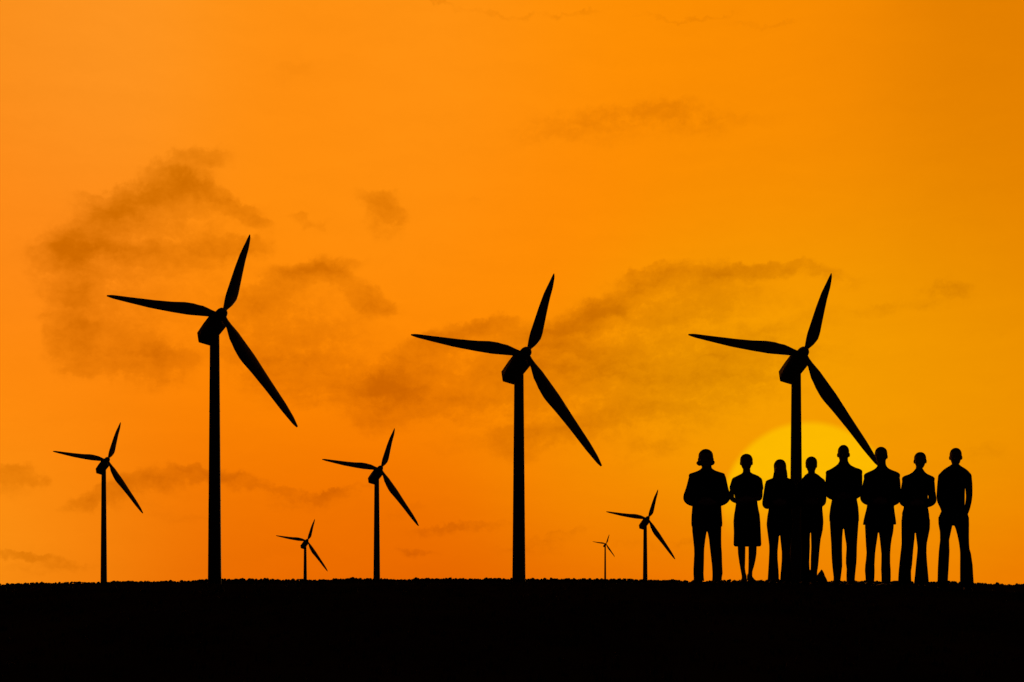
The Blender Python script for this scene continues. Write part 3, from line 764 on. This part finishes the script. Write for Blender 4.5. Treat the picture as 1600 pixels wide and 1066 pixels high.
people.append(dict(cx=1268, foot=913.5, hip=812, label='person with cropped hair and wide turned-up collar, beside the right of the tower',
    top_name='jacket', top_mat=m_navy, low_mat=m_grey, hsc=.9, skin=m_skin2,
    head=(713.4, 738.6, 1258.5, 1277, .2), neck=(1262.4, 1273.6),
    torso=torso([(739.5, 1261.8, 1274.2), (741.5, 1259, 1277.5), (743.2, 1256.8, 1280), (745, 1256.2, 1281.8), (747, 1253.5, 1284), (749.5, 1250.5, 1287.8), (753, 1247.2, 1289.8), (759, 1247.2, 1289.4), (772, 1250, 1286.5), (786, 1251.5, 1284.6), (797, 1251, 1285.2), (808, 1250, 1286.2), (815, 1249.6, 1286.6), (820, 1249.8, 1286.5)], .115, .115),
    hips=hips_([(800, 1252, 1285), (814, 1249.9, 1286.4), (822, 1249.8, 1286.2), (826, 1250.2, 1285.8)], .112),
    extra=[(1260, 745.6, 0, .026, .05, .016), (1278.8, 746.6, 0, .026, .05, .016), (1282, 749.5, 0, .02, .045, .014)],
    legL=[(815, 1250, 1266), (828, 1250, 1266), (843, 1251.2, 1265.4), (855, 1252, 1265.6), (866, 1252, 1265), (878, 1251.6, 1264.6), (890, 1250.6, 1265), (896, 1250, 1267), (910, 1250, 1267)],
    legR=[(815, 1267, 1286.6), (828, 1267, 1285.7), (843, 1267.2, 1282.3), (855, 1267.5, 1281), (866, 1267, 1280), (878, 1266.7, 1279.1), (888, 1266.6, 1278), (893, 1266, 1277), (897, 1264.5, 1277), (910, 1264, 1277.5)],
    armL=[(1251.2, 757.5, .0, 6), (1249, 771, .0, 5.8), (1249, 785, .0, 6), (1256, 787, -.16, 4.6), (1262.5, 786, -.26, 3.3)],
    armR=[(1285.4, 757.5, .0, 6), (1285.8, 771, .0, 5.8), (1284.4, 784.5, .0, 6.3), (1280, 787, -.16, 4.6), (1273.5, 786, -.26, 3.3)],
    hairlow=.6,
    shoes=[(1258.5, 913.5, -.2, .9), (1271.5, 913.5, .2, .9)]))
people.append(dict(MAN, cx=1318.3, foot=914, hip=815, label='person with square padded shoulders whose head is the highest in the row',
    head=(695.3, 723.5, 1308.9, 1326.9, 1.5), neck=(1311.3, 1325.3), skin=m_skin2,
    torso=torso([(720.5, 1311.5, 1325), (724.5, 1309.5, 1327), (728, 1305.5, 1330.5), (731.5, 1300, 1337.5), (733.6, 1296, 1344.2), (735.6, 1291, 1347), (738, 1289.8, 1347.6), (742, 1290.3, 1347.2), (750, 1293, 1345), (764, 1297, 1341), (780, 1299.8, 1338.8), (793, 1297.2, 1341.2), (806, 1295.6, 1342.1), (815, 1295.9, 1342.2)], .135, .13),
    hips=hips_([(795, 1299, 1340), (812, 1296.5, 1341.7), (819, 1296.5, 1341.4), (826, 1297, 1340.8)]),
    legL=[(812, 1296.5, 1318), (826, 1297.1, 1317.4), (838, 1297.8, 1316.3), (849, 1298.6, 1315.9), (861, 1299, 1315.8), (873, 1299.5, 1316), (884, 1300.4, 1316.1), (892, 1301.2, 1315.2), (902, 1302.4, 1314), (909, 1302.2, 1313)],
    legR=[(812, 1318.3, 1341.8), (826, 1318.6, 1340.9), (838, 1320.1, 1340), (849, 1322, 1339.3), (856, 1322.6, 1339), (871, 1321.7, 1338.7), (880, 1321.6, 1338.2), (889, 1322.8, 1337.2), (899, 1322.4, 1336.2), (909, 1322.6, 1335.5)],
    armL=[(1296.8, 743, .0, 6.8), (1296.2, 757, .0, 6.6), (1296.4, 771.8, .0, 6.9), (1305, 777, -.17, 5.2), (1311, 778, -.27, 3.8)],
    armR=[(1340.8, 743, .0, 6.8), (1340.9, 757, .0, 6.6), (1340.3, 770.6, .0, 6.9), (1332, 776, -.17, 5.2), (1325, 778, -.27, 3.8)],
    shoes=[(1307.5, 914, -.25), (1330, 914, .45)]))
people.append(dict(MAN, cx=1374.5, foot=916, hip=818, label='person in a flared suit jacket whose head covers the tip of a turbine blade',
    head=(698.3, 726, 1366.6, 1386.6, .9), neck=(1371.3, 1384.3),
    torso=torso([(725.5, 1371.5, 1384.3), (729.5, 1370, 1385.8), (732.5, 1367, 1389), (735.5, 1361.5, 1395), (737.8, 1355.5, 1401.2), (740, 1351, 1405), (742.5, 1349.4, 1406.6), (747, 1349.6, 1406), (755, 1351.5, 1403.5), (768, 1354, 1400), (784, 1355.3, 1397), (794, 1353.9, 1397.2), (805, 1351, 1398.6), (813, 1349.2, 1399.8), (820, 1348, 1400.4)], .135, .13),
    hips=hips_([(800, 1354, 1396), (815, 1351.5, 1396.8), (824, 1351.4, 1396.4), (831, 1351.8, 1395.8)]),
    legL=[(818, 1351.4, 1372.4), (831, 1351.8, 1372.2), (842, 1352.4, 1370.8), (853, 1353, 1369), (864, 1353.9, 1367.6), (874, 1353, 1367), (883, 1351.8, 1366.5), (892, 1351.3, 1366.8), (902, 1352.2, 1366.4), (911, 1352.6, 1366)],
    legR=[(818, 1373, 1396.5), (831, 1373, 1395.8), (842, 1374.6, 1393.4), (853, 1375.8, 1391.9), (866, 1377.1, 1391), (880, 1376.9, 1391), (890, 1376.6, 1391.7), (902, 1377.2, 1391.9), (911, 1377.2, 1391.6)],
    armL=[(1357, 748.5, .0, 7.2), (1353.6, 763, .01, 7.2), (1351.7, 778.8, .02, 7.8), (1360, 785, -.16, 5.6), (1367, 785, -.27, 3.8)],
    armR=[(1399.2, 748.5, .0, 7.2), (1400.3, 763, .01, 7.2), (1399.8, 780.5, .02, 7.6), (1391, 785, -.16, 5.6), (1383, 785, -.27, 3.8)],
    shoes=[(1360, 916, -.2), (1384.5, 916, .2)]))
people.append(dict(cx=1430.5, foot=920, hip=810, label='person in fitted jacket and flared trousers with a pointed shoe turned out sideways',
    top_name='jacket', top_mat=m_grey, low_mat=m_wool, lapel=True, hsc=.92,
    head=(706.5, 732.5, 1428.1, 1447.3, 1.1), neck=(1430.8, 1441.5),
    torso=torso([(732, 1430.5, 1441.6), (735, 1428.5, 1443.5), (738, 1425.5, 1445.4), (741, 1420.5, 1449), (743.4, 1413, 1454), (745.2, 1410, 1458), (747.6, 1409, 1460.6), (752, 1409.2, 1460.4), (761, 1411, 1457), (771, 1413.5, 1451.4), (776, 1413.5, 1449.6), (781, 1413.5, 1450.5), (787, 1413, 1449), (795, 1411.4, 1450.3), (802, 1409.2, 1451.6), (807, 1409.5, 1452.2)], .12, .12),
    hips=hips_([(795, 1412.5, 1449.5), (807, 1409, 1452), (818, 1408.4, 1453.2), (827, 1408.4, 1452.8)], .115),
    legL=[(812, 1408.4, 1430.4), (827, 1408.4, 1430), (842, 1408.6, 1429), (850, 1408.6, 1428.1), (860, 1407.5, 1427), (870, 1406.3, 1426.2), (882, 1405.1, 1425.3), (893, 1404, 1423.6), (903, 1403.4, 1423.8), (912, 1403, 1424.4)],
    legR=[(812, 1430.2, 1453.2), (827, 1430.4, 1452.8), (836, 1431, 1451), (848, 1432.6, 1448.5), (856, 1433.5, 1447.8), (864, 1433, 1447.7), (874, 1431.9, 1448.3), (884, 1430.9, 1449.1), (896, 1429.8, 1450.2), (912, 1428, 1451.6)],
    armL=[(1415.6, 752.5, .0, 6.2), (1413, 767, .0, 6.0), (1411.4, 783.8, .0, 6.4), (1419, 788, -.16, 4.8), (1426, 788, -.27, 3.4)],
    armR=[(1454.4, 754, .0, 6.2), (1455.8, 768, .0, 5.8), (1456.4, 782.6, .0, 6.8), (1448, 788.5, -.15, 5.0), (1440, 788, -.27, 3.4)],
    shoes=[(1399.5, 920, -1.25, 1.15, 0, 1.3), (1440, 920, .2, .95)]))
people.append(dict(cx=1492.5, foot=926, hip=808, label='person with both hands in pockets and feet apart, at the row\'s right end',
    top_name='sweater', top_mat=m_grey, low_mat=m_navy, pockets=True,
    head=(700, 727.5, 1483.6, 1502.9, 1.2), neck=(1486.9, 1498.3),
    torso=torso([(725.5, 1486.9, 1498.5), (728, 1483.5, 1501), (730.5, 1479, 1504.8), (733, 1475, 1508.8), (736.5, 1471, 1513), (739, 1468.8, 1515.2), (742.5, 1467, 1517), (748, 1467, 1517.2), (755, 1470, 1513), (764, 1474, 1508), (774, 1474.8, 1507.6), (781, 1474.6, 1507.6), (790, 1474, 1507.5), (800, 1470.8, 1510.5), (806, 1468.5, 1512)], .118, .118),
    hips=hips_([(793, 1473, 1509), (800, 1470, 1511.6), (809, 1466, 1513.6), (816, 1466, 1514.2), (821, 1466.6, 1514.3)], .118),
    legL=[(808, 1466, 1488), (819, 1466.2, 1488.6), (831, 1468.5, 1486), (844, 1468.8, 1483.2), (853, 1467.7, 1483.4), (861, 1466.8, 1483.7), (872, 1466.1, 1483.2), (888, 1465.2, 1482.3), (900, 1464.9, 1481.6), (918, 1464.4, 1480.6)],
    legR=[(808, 1492, 1514), (819, 1490, 1514.3), (826, 1493, 1514.2), (837, 1496, 1514.1), (849, 1498.4, 1514.3), (858, 1499.6, 1515), (865, 1500.1, 1517.2), (883, 1500, 1519.8), (900, 1500, 1520.8), (918, 1500, 1522)],
    armL=[(1471.8, 745, .0, 6.4), (1470, 762, .02, 6.2), (1469, 780, .03, 5.6), (1473, 792, .02, 4.6), (1475.5, 801, .02, 4.0)],
    armR=[(1512, 744, .0, 6.4), (1513.6, 758, .01, 6.0), (1514.2, 776, .02, 5.2), (1512.2, 790, .02, 4.8), (1509, 802, .02, 4.2)],
    shoes=[(1473, 926, -.3), (1511, 926, .35)]))
for sp in people: build(sp)

# ------------------------------------------------------------------ pointed stone between two of the people
def rock(pts, d, label):
    """pts: outline of the near side, base to tip, as photo positions"""
    c = [Vector(((p[0] - 800) * KP * (1 + d / D_P), D_P + d, EYE + (HZ - p[1]) * KP * (1 + d / D_P))) for p in pts]
    cen = sum(c, Vector()) / len(c)
    loc = Vector((cen.x, cen.y, ground_z(cen.x, cen.y)))
    bm = bmesh.new(); rr = []
    for off, sc in ((-.085, .55), (-.05, .9), (0, 1.0), (.05, .88), (.085, .5)):
        base = Vector((cen.x, cen.y, loc.z))
        rr.append([bm.verts.new(Vector((base.x + (v.x - base.x) * sc, v.y + off, base.z + (v.z - base.z) * sc))) for v in c])
    bridge(bm, rr); bmesh.ops.recalc_face_normals(bm, faces=bm.faces)
    bmesh.ops.subdivide_edges(bm, edges=bm.edges, cuts=2, use_grid_fill=True)
    for v in bm.verts: v.co += Vector((1, 1, 1)) * .004 * noise.noise(v.co * 25)
    me = bpy.data.meshes.new('rock'); bm.to_mesh(me); bm.free(); me.transform(Matrix.Translation(-loc))
    o = bpy.data.objects.new('rock', me); COL.objects.link(o); o.location = loc; me.materials.append(m_rock)
    tag(o, label, 'rock')
rock([(1273, 917), (1275.5, 902), (1278, 897), (1283.6, 889.6), (1285, 890.5), (1288.5, 899), (1292.5, 907.5), (1295, 917)], .12, 'sharp pointed stone on the ground beside the foot of the person with the turned-up collar')
